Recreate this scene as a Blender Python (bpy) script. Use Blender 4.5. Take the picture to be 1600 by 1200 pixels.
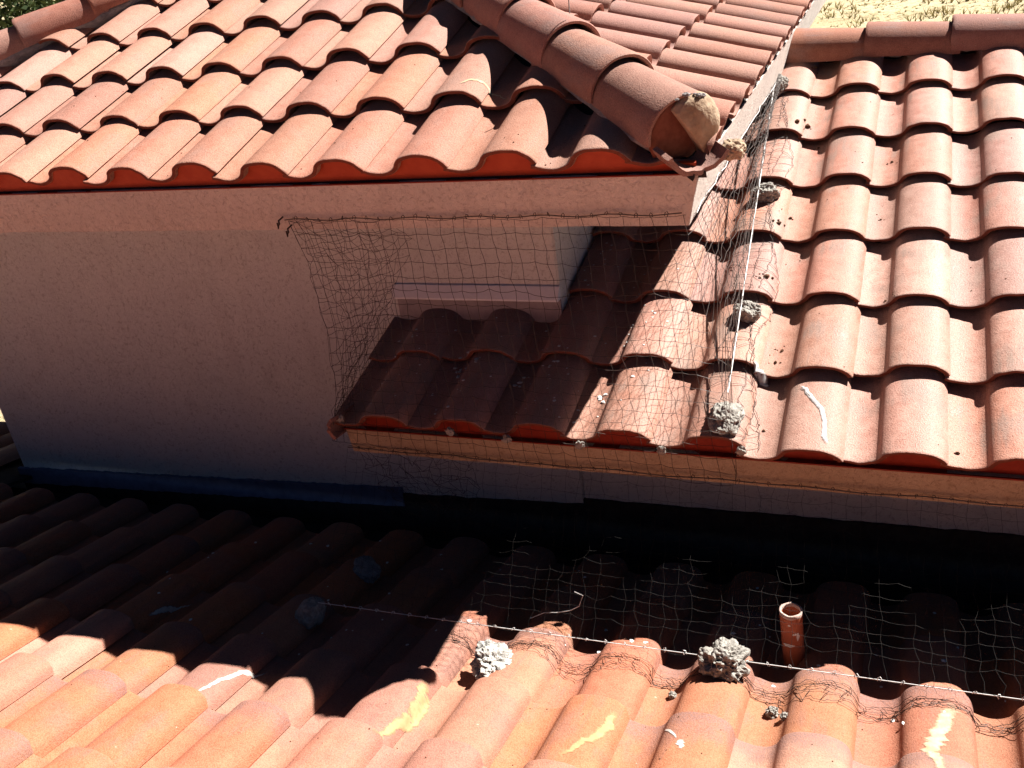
import bpy, bmesh, math, random
from mathutils import Vector, Matrix, noise
rnd = random.Random(7)
R = math.radians
scene = bpy.context.scene
for o in list(bpy.data.objects): bpy.data.objects.remove(o)

# ------------------------------------------------------------------ camera
cam = bpy.data.cameras.new('camera'); camo = bpy.data.objects.new('camera', cam)
scene.collection.objects.link(camo); scene.camera = camo
camo.location = (0, 0, 0); camo.rotation_euler = (R(63.194), R(7.529), R(20.618))
cam.sensor_width = 36; cam.lens = 34.41; cam.clip_start = .05; cam.clip_end = 1000
# ------------------------------------------------------------------ sky, sun, exposure
SUN = Vector((.61, .73, 1.0)).normalized()
world = bpy.data.worlds.new('World'); scene.world = world; world.use_nodes = True
nt = world.node_tree; bg = nt.nodes['Background']
sky = nt.nodes.new('ShaderNodeTexSky'); sky.sky_type = 'NISHITA'; sky.sun_disc = False
sky.sun_elevation = math.asin(SUN.z); sky.sun_rotation = math.atan2(SUN.x, SUN.y)
sky.altitude = 3000; sky.air_density = .13; sky.dust_density = .1; sky.ozone_density = 1.0
bg.inputs['Strength'].default_value = .05
nt.links.new(sky.outputs[0], bg.inputs[0])
sl = bpy.data.lights.new('sun', 'SUN'); sl.energy = 5.0; sl.angle = R(.5); sl.color = (1.0, .96, .90)
slo = bpy.data.objects.new('sun', sl); scene.collection.objects.link(slo)
slo.rotation_euler = SUN.to_track_quat('Z', 'Y').to_euler(); slo.location = (6, 8, 12)
vs = scene.view_settings; vs.view_transform = 'Standard'; vs.look = 'None'; vs.gamma = 1; vs.exposure = 1.5
scene.render.engine = 'CYCLES'; scene.cycles.diffuse_bounces = 1; scene.cycles.max_bounces = 6

# ------------------------------------------------------------------ helpers
COL = scene.collection
def link(name, me, mat=None, parent=None):
    o = bpy.data.objects.new(name, me); COL.objects.link(o)
    if mat is not None and me is not None and not me.materials: me.materials.append(mat)
    if parent: o.parent = parent
    return o
def tag(o, label=None, cat=None, group=None, kind=None):
    if label: o['label'] = label
    if cat: o['category'] = cat
    if group: o['group'] = group
    if kind: o['kind'] = kind
    return o
def empty(name, label, cat, loc=(0, 0, 0), group=None):
    o = bpy.data.objects.new(name, None); COL.objects.link(o); o.location = loc; o.empty_display_size = .2
    return tag(o, label, cat, group)
def setp(o, parent):
    o.parent = parent
    o.matrix_parent_inverse = Matrix.Translation(parent.location).inverted() if parent.parent is None else Matrix()
    return o
def mesh(name, v, f, smooth=False):
    me = bpy.data.meshes.new(name); me.from_pydata([tuple(p) for p in v], [], f); me.update()
    if smooth:
        for p in me.polygons: p.use_smooth = True
    return me
def box_me(name, x0, x1, y0, y1, z0, z1, bevel=.004):
    bm = bmesh.new(); bmesh.ops.create_cube(bm, size=1)
    for v in bm.verts: v.co = Vector((x0+(v.co.x+.5)*(x1-x0), y0+(v.co.y+.5)*(y1-y0), z0+(v.co.z+.5)*(z1-z0)))
    if bevel: bmesh.ops.bevel(bm, geom=bm.edges[:], offset=bevel, segments=2, affect='EDGES')
    me = bpy.data.meshes.new(name); bm.to_mesh(me); bm.free(); return me
def prism_x(name, prof, x0, x1, n=1, jit=0, bevel=0, end0=None, end1=None):
    """profile of (y,z) points swept along X"""
    v = []; f = []; m = len(prof)
    for k in range(n+1):
        x = x0+(x1-x0)*k/n
        for (y, z) in prof: v.append((end0(y) if end0 and k == 0 else end1(y) if end1 and k == n else x, y+rnd.uniform(-jit, jit), z+rnd.uniform(-jit, jit)))
    for k in range(n):
        for i in range(m):
            a = k*m+i; b = k*m+(i+1) % m
            f.append((a, b, b+m, a+m))
    f.append(tuple(range(m))[::-1]); f.append(tuple(n*m+i for i in range(m)))
    me = mesh(name, v, f)
    bm = bmesh.new(); bm.from_mesh(me); bmesh.ops.recalc_face_normals(bm, faces=bm.faces)
    if bevel:
        ed = [e for e in bm.edges if len(e.link_faces) == 2 and e.calc_face_angle() > .5]
        bmesh.ops.bevel(bm, geom=ed, offset=bevel, segments=2, affect='EDGES')
    bm.to_mesh(me); bm.free(); return me
def tube(v, f, pts, r, sides=3, cap=True):
    """appends a tube along pts to vertex / face lists"""
    base = len(v); n = len(pts)
    for k, p in enumerate(pts):
        a = pts[max(k-1, 0)]; b = pts[min(k+1, n-1)]; d = (b-a)
        if d.length < 1e-9: d = Vector((0, 0, 1))
        d.normalize()
        up = Vector((.31, .17, .93)) if abs(d.z) < .9 else Vector((1, .1, 0))
        s = d.cross(up).normalized(); t = d.cross(s)
        rr = r[k] if isinstance(r, (list, tuple)) else r
        for q in range(sides):
            an = 2*math.pi*q/sides; v.append(p+s*math.cos(an)*rr+t*math.sin(an)*rr)
    for k in range(n-1):
        for q in range(sides):
            a = base+k*sides+q; b = base+k*sides+(q+1) % sides
            f.append((a, b, b+sides, a+sides))
    if cap:
        f.append(tuple(base+q for q in range(sides))); f.append(tuple(base+(n-1)*sides+q for q in range(sides))[::-1])

# ------------------------------------------------------------------ materials
class NT:
    def __init__(s, name):
        s.m = bpy.data.materials.new(name); s.m.use_nodes = True; s.t = s.m.node_tree
        s.b = s.t.nodes['Principled BSDF']; s.o = s.t.nodes['Material Output']
        s.tc = s.t.nodes.new('ShaderNodeTexCoord')
    def n(s, typ, **kw):
        q = s.t.nodes.new(typ)
        for k, val in kw.items():
            if hasattr(q, k) and not k[0].isupper(): setattr(q, k, val)
            else: q.inputs[k].default_value = val
        return q
    def l(s, a, b): s.t.links.new(a, b)
    def noise(s, co, scale, detail=3, rough=.55, dist=0):
        q = s.n('ShaderNodeTexNoise', Scale=scale, Detail=detail, Roughness=rough, Distortion=dist); s.l(co, q.inputs['Vector']); return q.outputs['Fac']
    def ramp(s, fac, a, b, lo=0., hi=1.):
        q = s.n('ShaderNodeMapRange'); q.interpolation_type = 'SMOOTHSTEP'
        q.inputs[1].default_value = a; q.inputs[2].default_value = b; q.inputs[3].default_value = lo; q.inputs[4].default_value = hi
        s.l(fac, q.inputs[0]); return q.outputs[0]
    def math(s, op, a, b=0.):
        q = s.n('ShaderNodeMath', operation=op)
        for i, x in enumerate((a, b)):
            if isinstance(x, (int, float)): q.inputs[i].default_value = x
            else: s.l(x, q.inputs[i])
        return q.outputs[0]
    def mix(s, fac, a, b, blend='MIX'):
        q = s.n('ShaderNodeMix', data_type='RGBA', blend_type=blend)
        for i, x in ((0, fac), (6, a), (7, b)):
            if isinstance(x, (int, float)): q.inputs[i].default_value = x
            elif isinstance(x, tuple): q.inputs[i].default_value = (*x, 1) if len(x) == 3 else x
            else: s.l(x, q.inputs[i])
        return q.outputs[2]
    def bump(s, h, strength, dist):
        q = s.n('ShaderNodeBump', Strength=strength, Distance=dist); s.l(h, q.inputs['Height']); s.l(q.outputs[0], s.b.inputs['Normal'])
    def fin(s, col, rough=.8, spec=.3):
        if isinstance(col, tuple): s.b.inputs['Base Color'].default_value = (*col, 1)
        else: s.l(col, s.b.inputs['Base Color'])
        if isinstance(rough, (int, float)): s.b.inputs['Roughness'].default_value = rough
        else: s.l(rough, s.b.inputs['Roughness'])
        s.b.inputs['Specular IOR Level'].default_value = spec
        return s.m

def tile_mat(name, base, light, weather, wamt, speck, rough=.7, flash=0.0, moss=0.0, spec=.14):
    s = NT(name)
    oi = s.n('ShaderNodeObjectInfo'); rv = oi.outputs['Random']
    cb = s.n('ShaderNodeCombineXYZ')
    s.l(s.math('MULTIPLY', rv, 37.), cb.inputs[0]); s.l(s.math('MULTIPLY', rv, 91.), cb.inputs[1]); s.l(s.math('MULTIPLY', rv, 53.), cb.inputs[2])
    va = s.n('ShaderNodeVectorMath', operation='ADD'); s.l(s.tc.outputs['Object'], va.inputs[0]); s.l(cb.outputs[0], va.inputs[1])
    co = va.outputs[0]
    big = s.noise(co, 5., 2, .6); mid = s.noise(co, 22., 3, .65); fine = s.noise(co, 170., 2, .72); grit = s.noise(co, 330., 1, .7)
    # streaks running down the tile
    mp = s.n('ShaderNodeMapping'); mp.inputs['Scale'].default_value = (55, 4, 20); s.l(co, mp.inputs[0])
    streak = s.noise(mp.outputs[0], 1., 2, .6)
    col = s.mix(s.ramp(mid, .3, .72), base, light)
    # tile to tile tone
    rc = s.math('FRACT', s.math('MULTIPLY', rv, 7.31))
    hv = s.n('ShaderNodeHueSaturation'); s.l(col, hv.inputs['Color'])
    s.l(s.math('ADD', .494, s.math('MULTIPLY', rv, .012)), hv.inputs['Hue']); s.l(s.math('ADD', .83, s.math('MULTIPLY', rc, .30)), hv.inputs['Value'])
    s.l(s.math('ADD', .86, s.math('MULTIPLY', s.math('FRACT', s.math('MULTIPLY', rv, 3.7)), .26)), hv.inputs['Saturation'])
    col = hv.outputs[0]
    # grey weathering bloom
    sw = s.ramp(s.math('ADD', s.math('MULTIPLY', big, .7), s.math('MULTIPLY', streak, .35)), .50, .68)
    sw = s.math('MULTIPLY', s.math('MULTIPLY', sw, wamt), s.ramp(fine, .3, .6, .45, 1.))
    col = s.mix(sw, col, weather)
    if flash:      # factory flash colour sprayed near the tile's nose
        sp = s.n('ShaderNodeSeparateXYZ'); s.l(s.tc.outputs['Object'], sp.inputs[0])
        yy = s.ramp(s.math('ADD', sp.outputs[1], s.math('MULTIPLY', mid, .12)), .06, .20, 1., 0.)
        fr = s.ramp(s.math('FRACT', s.math('MULTIPLY', rv, 11.9)), .25, .7)
        col = s.mix(s.math('MULTIPLY', s.math('MULTIPLY', yy, s.math('MULTIPLY', fr, flash)), s.ramp(fine, .25, .65, .35, 1.)), col, weather)
    # fine tonal speckle and dark pits
    col = s.mix(s.math('MULTIPLY', s.ramp(grit, .42, .66), .30), col, light)
    gv = s.n('ShaderNodeHueSaturation'); s.l(col, gv.inputs['Color']); s.l(s.ramp(s.math('ADD', s.math('MULTIPLY', fine, .6), s.math('MULTIPLY', grit, .4)), .32, .68, .74, 1.22), gv.inputs['Value']); col = gv.outputs[0]
    col = s.mix(s.math('MULTIPLY', s.ramp(fine, .59, .68), speck), col, (.10, .055, .045))
    # pale lime bloom, small spots
    spt = s.ramp(s.noise(co, 48., 2, .5), .76, .81)
    col = s.mix(s.math('MULTIPLY', spt, .35), col, (.75, .68, .6))
    # dirt in the pan
    if moss:
        col = s.mix(s.math('MULTIPLY', s.ramp(s.noise(co, 9., 3, .7), .58, .75), moss), col, (.16, .13, .085))
    h = s.math('ADD', s.math('MULTIPLY', fine, .7), s.math('MULTIPLY', grit, .5))
    s.bump(h, .6, .004)
    return s.fin(col, s.ramp(mid, .2, .8, rough-.1, rough+.15), spec)

M = {}
M['tileA'] = tile_mat('terracotta_upper', (.39, .185, .132), (.45, .228, .168), (.31, .21, .175), .5, .4)
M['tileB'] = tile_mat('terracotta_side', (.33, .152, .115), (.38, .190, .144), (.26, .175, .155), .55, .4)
M['tileC'] = tile_mat('terracotta_right', (.405, .192, .142), (.50, .268, .206), (.30, .215, .178), .9, .7, rough=.5, moss=.14, spec=.22)
M['tileD'] = tile_mat('terracotta_front', (.385, .152, .092), (.43, .184, .114), (.21, .130, .120), .45, .3, flash=.9)
M['cap'] = tile_mat('terracotta_caps', (.32, .142, .105), (.38, .185, .138), (.27, .18, .16), .75, .55)

def stucco(name, a, b, stain=(.20, .15, .11)):
    s = NT(name); co = s.tc.outputs['Object']
    f = s.noise(co, 58., 5, .7, .8); g = s.noise(co, 2.2, 4, .6); p = s.noise(co, 190., 3, .6)
    col = s.mix(s.ramp(g, .3, .7), a, b)
    col = s.mix(s.math('MULTIPLY', s.ramp(f, .53, .64), .5), col, stain)
    col = s.mix(s.math('MULTIPLY', s.ramp(s.noise(co, 7., 6, .72), .50, .75), .24), col, stain)
    mp = s.n('ShaderNodeMapping'); mp.inputs['Scale'].default_value = (9, 9, .7); s.l(co, mp.inputs[0])
    col = s.mix(s.math('MULTIPLY', s.ramp(s.noise(mp.outputs[0], 1., 5, .65), .52, .78), .22), col, stain)
    h = s.math('ADD', s.math('MULTIPLY', f, 1.), s.math('MULTIPLY', p, .4)); s.bump(h, 1., .012)
    return s.fin(col, .93, .15)
M['stucco'] = stucco('stucco_wall', (.84, .84, .80), (.88, .87, .82), (.46, .42, .38))
M['fascia'] = stucco('stucco_fascia', (.68, .60, .54), (.76, .67, .60), (.38, .30, .26))
M['fasciaC'] = stucco('painted_fascia', (.50, .36, .24), (.57, .43, .30), (.28, .17, .10))
def simple(name, c1, c2, sc=30., rough=.8, spec=.3, bs=.4, bd=.003, metal=0.):
    s = NT(name); co = s.tc.outputs['Object']
    f = s.noise(co, sc, 5, .65); col = s.mix(s.ramp(f, .3, .7), c1, c2)
    s.bump(s.math('ADD', f, s.math('MULTIPLY', s.noise(co, sc*6, 3, .6), .4)), bs, bd)
    s.b.inputs['Metallic'].default_value = metal
    return s.fin(col, rough, spec)
M['nose'] = simple('shaded_tile_end', (.15, .045, .028), (.21, .07, .045), 60, .9, .1, .5, .003)  # dark colour stands for the shade on the tiles' front faces
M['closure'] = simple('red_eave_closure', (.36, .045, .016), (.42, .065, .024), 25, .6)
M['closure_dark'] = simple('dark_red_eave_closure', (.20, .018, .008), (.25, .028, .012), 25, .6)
M['mortar'] = simple('mortar', (.24, .22, .195), (.42, .39, .35), 55, .95, .1, .8, .006)
M['mortar_white'] = simple('mortar_pale', (.32, .30, .27), (.56, .54, .50), 45, .95, .1, .8, .007)
M['mortar_beige'] = simple('mortar_beige', (.30, .20, .13), (.46, .34, .235), 16, .85, .2, .8, .008)
M['bedding'] = simple('hip_bedding_mortar', (.20, .18, .18), (.33, .30, .29), 30, .95, .1, .9, .012)
M['galv'] = simple('galvanised_flashing', (.12, .13, .20), (.17, .18, .27), 18, .8, .2, .2, .002, 0.)
M['white_metal'] = simple('white_flashing', (.82, .82, .84), (.88, .88, .90), 20, .5, .4, .15, .002)
M['lead'] = simple('grey_apron', (.30, .26, .26), (.40, .35, .34), 20, .7, .3, .3, .003)
M['deck'] = simple('underlayment_and_shade', (.035, .028, .026), (.06, .05, .045), 20, .95, .1)  # roof decks, and the dark strips painted as shade at the wall foot
M['string'] = simple('net_string', (.03, .017, .012), (.055, .032, .024), 60, .6, .4, 0., .001)
M['string_pale'] = simple('net_string_grey', (.075, .06, .05), (.13, .11, .095), 60, .6, .4, 0., .001)
M['string_dark'] = simple('net_string_black', (.012, .010, .009), (.022, .018, .016), 60, .7, .2, 0., .001)
M['cable'] = simple('white_cord', (.62, .60, .58), (.80, .78, .76), 60, .5, .5, 0., .001)
M['sealant'] = simple('white_sealant', (.74, .72, .70), (.86, .84, .82), 60, .7, .3, .5, .003)
def worn(name, c1, c2):
    m = simple(name, c1, c2, 40, .75, .25, .3, .001); t = m.node_tree; b = t.nodes['Principled BSDF']
    at = t.nodes.new('ShaderNodeAttribute'); at.attribute_name = 'cover'
    nz = t.nodes.new('ShaderNodeTexNoise'); nz.inputs['Scale'].default_value = 130; nz.inputs['Detail'].default_value = 5; nz.inputs['Roughness'].default_value = .7
    tc = t.nodes.new('ShaderNodeTexCoord'); t.links.new(tc.outputs['Object'], nz.inputs['Vector'])
    ad = t.nodes.new('ShaderNodeMath'); ad.operation = 'ADD'; t.links.new(at.outputs['Fac'], ad.inputs[0]); t.links.new(nz.outputs['Fac'], ad.inputs[1])
    mr = t.nodes.new('ShaderNodeMapRange'); mr.inputs[1].default_value = .62; mr.inputs[2].default_value = 1.25; mr.inputs[4].default_value = .85
    t.links.new(ad.outputs[0], mr.inputs[0]); t.links.new(mr.outputs[0], b.inputs['Alpha']); return m
M['yellow'] = worn('worn_yellow_paint', (.46, .27, .13), (.54, .34, .17)); M['pale_paint'] = worn('worn_pale_paint', (.50, .36, .21), (.62, .50, .35)); M['seal'] = worn('worn_sealant', (.70, .68, .66), (.82, .80, .78)); M['lime'] = worn('worn_lime', (.58, .53, .48), (.74, .70, .66))
M['dirt'] = simple('dirt', (.07, .035, .02), (.16, .085, .05), 90, .95, .1, .6, .004)
M['dropping'] = simple('bird_dropping', (.62, .60, .58), (.80, .78, .76), 60, .9, .2, .3, .002)
M['pipe'] = simple('rusty_red_pipe', (.33, .085, .04), (.45, .14, .07), 16, .6, .3, .4, .003)
M['pipe_rim'] = simple('pale_pipe_rim', (.45, .30, .25), (.60, .46, .40), 40, .7, .3)  # paler ring around the pipe mouth
M['dark_inside'] = simple('hollow_clay', (.15, .050, .032), (.22, .080, .052), 30, .9, .1)
M['bark'] = simple('bark', (.10, .07, .05), (.18, .13, .09), 18, .95, .1, .8, .02)
def leafmat():
    s = NT('leaves'); f = s.noise(s.tc.outputs['Object'], 2.5, 3)
    return s.fin(s.mix(s.ramp(f, .35, .65), (.03, .05, .014), (.075, .10, .028)), .65, .2)
M['leaf'] = leafmat()
def groundmat():
    s = NT('dry_soil'); co = s.tc.outputs['Object']
    g = s.noise(co, .5, 6, .65); f = s.noise(co, 3.5, 6, .7); p = s.noise(co, 14., 4, .7)
    col = s.mix(s.ramp(g, .35, .65), (.50, .40, .24), (.60, .50, .32))
    col = s.mix(s.math('MULTIPLY', s.ramp(f, .52, .66), .75), col, (.20, .17, .085))
    col = s.mix(s.math('MULTIPLY', s.ramp(p, .58, .7), .6), col, (.12, .10, .055))
    s.bump(s.math('ADD', f, p), .8, .08)
    return s.fin(col, .95, .1)
M['ground'] = groundmat()
M['drygrass'] = simple('dry_grass', (.30, .25, .11), (.46, .38, .18), 4, .9, .1)

# ------------------------------------------------------------------ ground
g = link('ground', mesh('ground', [(-300, -300, -5.2), (300, -300, -5.2), (300, 400, -5.2), (-300, 400, -5.2)], [(0, 1, 2, 3)]), M['ground'])
tag(g, 'pale dry soil around the house', kind='structure')

# ------------------------------------------------------------------ tile shapes
PTS = [(-.016, .010), (.0, .005), (.025, -.004), (.05, -.008), (.075, -.004), (.093, .005), (.1055, .018), (.113, .035), (.121, .050),
       (.138, .066), (.166, .078), (.200, .082), (.234, .079), (.262, .068), (.283, .049), (.296, .030), (.303, .014)]
def catmull(P, n):
    out = []
    m = len(P)-1
    for k in range(n+1):
        t = k/n*m; i = min(int(t), m-1); t -= i
        p0 = P[max(i-1, 0)]; p1 = P[i]; p2 = P[i+1]; p3 = P[min(i+2, m)]
        out.append(tuple(.5*((2*p1[a])+(-p0[a]+p2[a])*t+(2*p0[a]-5*p1[a]+4*p2[a]-p3[a])*t*t+(-p0[a]+3*p1[a]-3*p2[a]+p3[a])*t**3) for a in (0, 1)))
    return out
PROF = catmull(PTS, 36)
TH = .018; STEP = .033; ZREF = .016
PROF_D = catmull(PTS[:12]+[(.237, .081), (.266, .071), (.284, .056), (.2925, .040), (.297, .024), (.300, .010)], 36)
def prof_h(u, P=None):
    best = -1; P = P or PROF
    for (a, b) in zip(P, P[1:]):
        if min(a[0], b[0]) <= u <= max(a[0], b[0]) and abs(b[0]-a[0]) > 1e-9:
            best = max(best, a[1]+(b[1]-a[1])*(u-a[0])/(b[0]-a[0]))
    return best if best > -1 else 0.
def tile_mesh(name, sx, L, mirror, seed, zs=1.):
    PROF = PROF_D if mirror else globals()['PROF']
    rr = random.Random(seed)
    N = len(PROF); nrm = []
    for i in range(N):
        a = PROF[max(i-1, 0)]; b = PROF[min(i+1, N-1)]
        d = Vector((b[0]-a[0], b[1]-a[1])); d.normalize(); nrm.append(Vector((-d.y, d.x)))
    ys = [0, .004, .012, .10, .22, L]
    v = []; f = []
    nx = [noise.noise(Vector((i*.35, seed*3.7, 0)))*.0035 for i in range(N)]
    def add(y, inset, k):
        for i in range(N):
            p = Vector(PROF[i]); q = p-nrm[i]*inset
            yy = y+(nx[i] if k < 3 else 0)
            wob = noise.noise(Vector((PROF[i][0]*9, y*6, seed*1.3)))*.0022
            v.append((q.x*sx*(-1 if mirror else 1), yy, q.y*zs-STEP*y/.3685+wob+(y/L)**2*.0))
    add(0, .0022, 0); add(.0022, .0004, 1); add(.008, 0, 2)
    for k in (3, 4, 5): add(ys[k], 0, k)
    top = 6
    add(L, TH, 5); add(.10, TH, 3); add(.003, TH, 1); add(0, TH-.002, 0)
    rows = 10
    for r in range(rows):
        r2 = (r+1) % rows
        for i in range(N-1):
            q = (r*N+i, r*N+i+1, r2*N+i+1, r2*N+i)
            f.append(q if not mirror else q[::-1])
    for e in (0, N-1):
        q = tuple(r*N+e for r in range(rows))
        f.append(q if (e == 0) == (not mirror) else q[::-1])
    me = mesh(name, v, f, True)
    for p in me.polygons:
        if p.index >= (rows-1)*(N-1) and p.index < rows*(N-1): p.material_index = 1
    # crisp arrises at the nose and along the free edge
    bm = bmesh.new(); bm.from_mesh(me); bmesh.ops.recalc_face_normals(bm, faces=bm.faces)
    for ed in bm.edges:
        if len(ed.link_faces) == 2 and ed.calc_face_angle() > R(38): ed.smooth = False
    bm.to_mesh(me); bm.free()
    return me

class Roof:
    def __init__(s, O, U, V, w, e, mirror=False, zs=1.):
        s.zs = zs
        s.O = Vector(O); s.U = Vector(U).normalized(); s.V = Vector(V).normalized(); s.N = s.U.cross(s.V).normalized(); s.w = w; s.e = e
        s.mirror = mirror
        if s.N.z < 0: s.N = -s.N
        s.sx = w/.30; s.L = e+.055
    def at(s, u, v, h=0.): return s.O+s.U*u+s.V*v+s.N*h
    def surf(s, u, v, h=0.):
        """point on top of the tiles"""
        i = math.floor(u/s.w); ul = (u-i*s.w)/s.sx
        j = math.floor(v/s.e); vl = v-j*s.e
        return s.at(u, v, prof_h(ul)*s.zs-ZREF-STEP*vl/.3685+h)
    def uv(s, p):
        d = Vector(p)-s.O; return d.dot(s.U), d.dot(s.V)
    def tiles(s, parent, mat, cells, cuts=(), seed=0, nvar=6, jit=1., joined=False):
        rr = random.Random(seed)
        vars_ = [tile_mesh('tile', s.sx, s.L, s.mirror, seed*10+k, s.zs) for k in range(nvar)]
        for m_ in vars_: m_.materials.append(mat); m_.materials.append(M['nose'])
        X = -s.U if s.mirror else s.U
        out = []; acc = bmesh.new() if joined else None
        for (i, j) in cells:
            o = s.at(i*s.w+rr.gauss(0, .0018)*jit, j*s.e+rr.gauss(0, .004)*jit, -ZREF+rr.uniform(-.0015, .0025)*jit)
            mw = Matrix(((X.x, s.V.x, s.N.x, o.x), (X.y, s.V.y, s.N.y, o.y), (X.z, s.V.z, s.N.z, o.z), (0, 0, 0, 1)))
            mw = mw @ Matrix.Rotation(rr.gauss(0, .004)*jit, 4, 'Z') @ Matrix.Rotation(rr.gauss(0, .005)*jit, 4, 'Y')
            me = vars_[rr.randrange(nvar)]
            crossing = False; dead = False
            if cuts:
                inv = mw.inverted()
                pts = [mw @ v.co for v in me.vertices]
                bm = None
                for (po, no, box) in cuts:   # keep the side the normal points away from
                    if box and not box(i, j): continue
                    d = [(p-Vector(po)).dot(Vector(no)) for p in pts]
                    if min(d) > -.03: dead = True; break
                    if max(d) > 0:
                        if bm is None: bm = bmesh.new(); bm.from_mesh(me)
                        bmesh.ops.bisect_plane(bm, geom=bm.verts[:]+bm.edges[:]+bm.faces[:], plane_co=inv @ Vector(po), plane_no=inv.to_3x3() @ Vector(no), clear_outer=True)
                if dead:
                    if bm: bm.free()
                    continue
                if bm is not None:
                    if len(bm.verts) < 8: bm.free(); continue
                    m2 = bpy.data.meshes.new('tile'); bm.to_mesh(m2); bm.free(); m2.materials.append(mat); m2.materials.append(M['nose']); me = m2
            if joined:
                b0 = len(acc.verts); tmp = bpy.data.meshes.new('t'); tmp = me.copy(); tmp.transform(mw); acc.from_mesh(tmp); bpy.data.meshes.remove(tmp)
                continue
            t = bpy.data.objects.new('tile', me); COL.objects.link(t); t.matrix_world = mw
            t.parent = parent
            out.append(t)
        if joined:
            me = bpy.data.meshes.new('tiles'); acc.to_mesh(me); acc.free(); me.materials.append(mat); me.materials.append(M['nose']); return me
        return out

pA, pC, pD = R(19.35), R(17.13), R(16.77)
XC, YC, ZE = -.56, 2.781, -.751          # eave corner of the hip roof
XL = -5.12
RA = Roof((-3.178, YC, ZE), (1, 0, 0), (0, math.cos(pA), math.sin(pA)), .30, .3685, zs=.77)
RB = Roof((XC, 3.04, ZE), (0, 1, 0), (-math.cos(pA), 0, math.sin(pA)), .30, .3685, zs=.75)
RC = Roof((-.47, 2.76, -1.709), (1, 0, 0), (0, math.cos(pC), math.sin(pC)), .3075, .3777, zs=.68)
RD = Roof((-2.471, 1.958, -2.131), (1, 0, 0), (0, -math.cos(pD), math.sin(pD)), .30, .3588, mirror=True, zs=.77)
# mirrored tiles are drawn towards -u: shift so that the free roll edge still lands on u = (i+1) w
WALL_Y, CX_, CL = 3.385, -1.272, -4.665   # wall plane, right corner, left corner

def mirrored_cells(cells): return cells
# ---- D uses a mirrored frame: its local x runs along -U, so the mirrored profile comes out unmirrored in the world

# ------------------------------------------------------------------ wing 1: upper block
W1 = empty('house_wing', 'beige stucco upper block under a terracotta hip roof with a broken hip end', 'house wing', (-2.97, 3.385, -5.2))
def part(name, me, mat, parent, smooth=False):
    o = bpy.data.objects.new(name, me); COL.objects.link(o)
    if mat is not None and not me.materials: me.materials.append(mat)
    o.parent = parent          # second-level parts sit at the identity in world space
    if parent.parent is None: o.matrix_parent_inverse = Matrix.Translation(-Vector(parent.location))
    return o
def slope_deck(name, pts, off, roof, parent):
    v = [Vector(p)+roof.N*off for p in pts]+[Vector(p)+roof.N*(off-.02) for p in pts]
    n = len(pts); f = [tuple(range(n)), tuple(range(2*n-1, n-1, -1))]+[(i, n+i, n+(i+1) % n, (i+1) % n) for i in range(n)]
    me = mesh(name, v, f); bm = bmesh.new(); bm.from_mesh(me); bmesh.ops.recalc_face_normals(bm, faces=bm.faces); bm.to_mesh(me); bm.free()
    return part(name, me, M['deck'], parent)
YB = 8.6
tA = math.tan(pA); hw = (XC-XL)/2; apex = Vector((XL+hw, YC+hw, ZE+hw*tA))
ridge_end = Vector((apex.x, YB, apex.z))
wall1 = part('wall', box_me('wall', CL, CX_, WALL_Y, YB-.3, -5.2, -.93, .006), M['stucco'], W1)
soff = part('soffit', box_me('soffit', XL+.06, XC-.075, YC+.085, YB, -.974, -.93, 0), M['stucco'], W1)
# stucco fascias, the face leaning in towards its foot
fa = part('fascia', prism_x('fascia', [(YC+.022, -.803), (YC+.066, -.978), (YC+.13, -.978), (YC+.13, -.803)], XL+.02, XC-.14, 60, .0012, end1=lambda y: XC-(y-YC)), M['fascia'], W1)
def prism_y(name, prof, y0, y1, n):
    me = prism_x(name, prof, y0, y1, n, .0012, end0=lambda x: YC+.0015+(XC-x))
    me.transform(Matrix(((0, 1, 0, 0), (1, 0, 0, 0), (0, 0, 1, 0), (0, 0, 0, 1)))); me.flip_normals(); return me
fb = part('fascia', prism_y('fascia', [(XC-.022, -.803), (XC-.066, -.978), (XC-.13, -.978), (XC-.13, -.803)], YC+.15, YB, 60), M['fascia'], W1)
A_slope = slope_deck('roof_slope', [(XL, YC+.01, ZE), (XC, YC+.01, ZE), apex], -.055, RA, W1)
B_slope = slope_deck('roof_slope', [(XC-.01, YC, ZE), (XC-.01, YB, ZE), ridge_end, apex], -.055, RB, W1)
hipA = ((XC, YC, 0), Vector((1, 1, 0)).normalized(), None)
def shift(po, no, d): return (Vector(po)+Vector(no)*d, no, None)
cutsA = [shift((XC, YC, 0), Vector((1, 1, 0)).normalized(), -.075), shift((XL, YC, 0), Vector((-1, 1, 0)).normalized(), -.05)]
cutsB = [shift((XC, YC, 0), Vector((-1, -1, 0)).normalized(), -.05)]
RA.tiles(A_slope, M['tileA'], [(i, j) for j in range(6) for i in range(-7, 9)], cutsA, 1, jit=1.4)
RB.tiles(B_slope, M['tileB'], [(i, j) for j in range(6) for i in range(-2, 14)], cutsB, 2)
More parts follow.
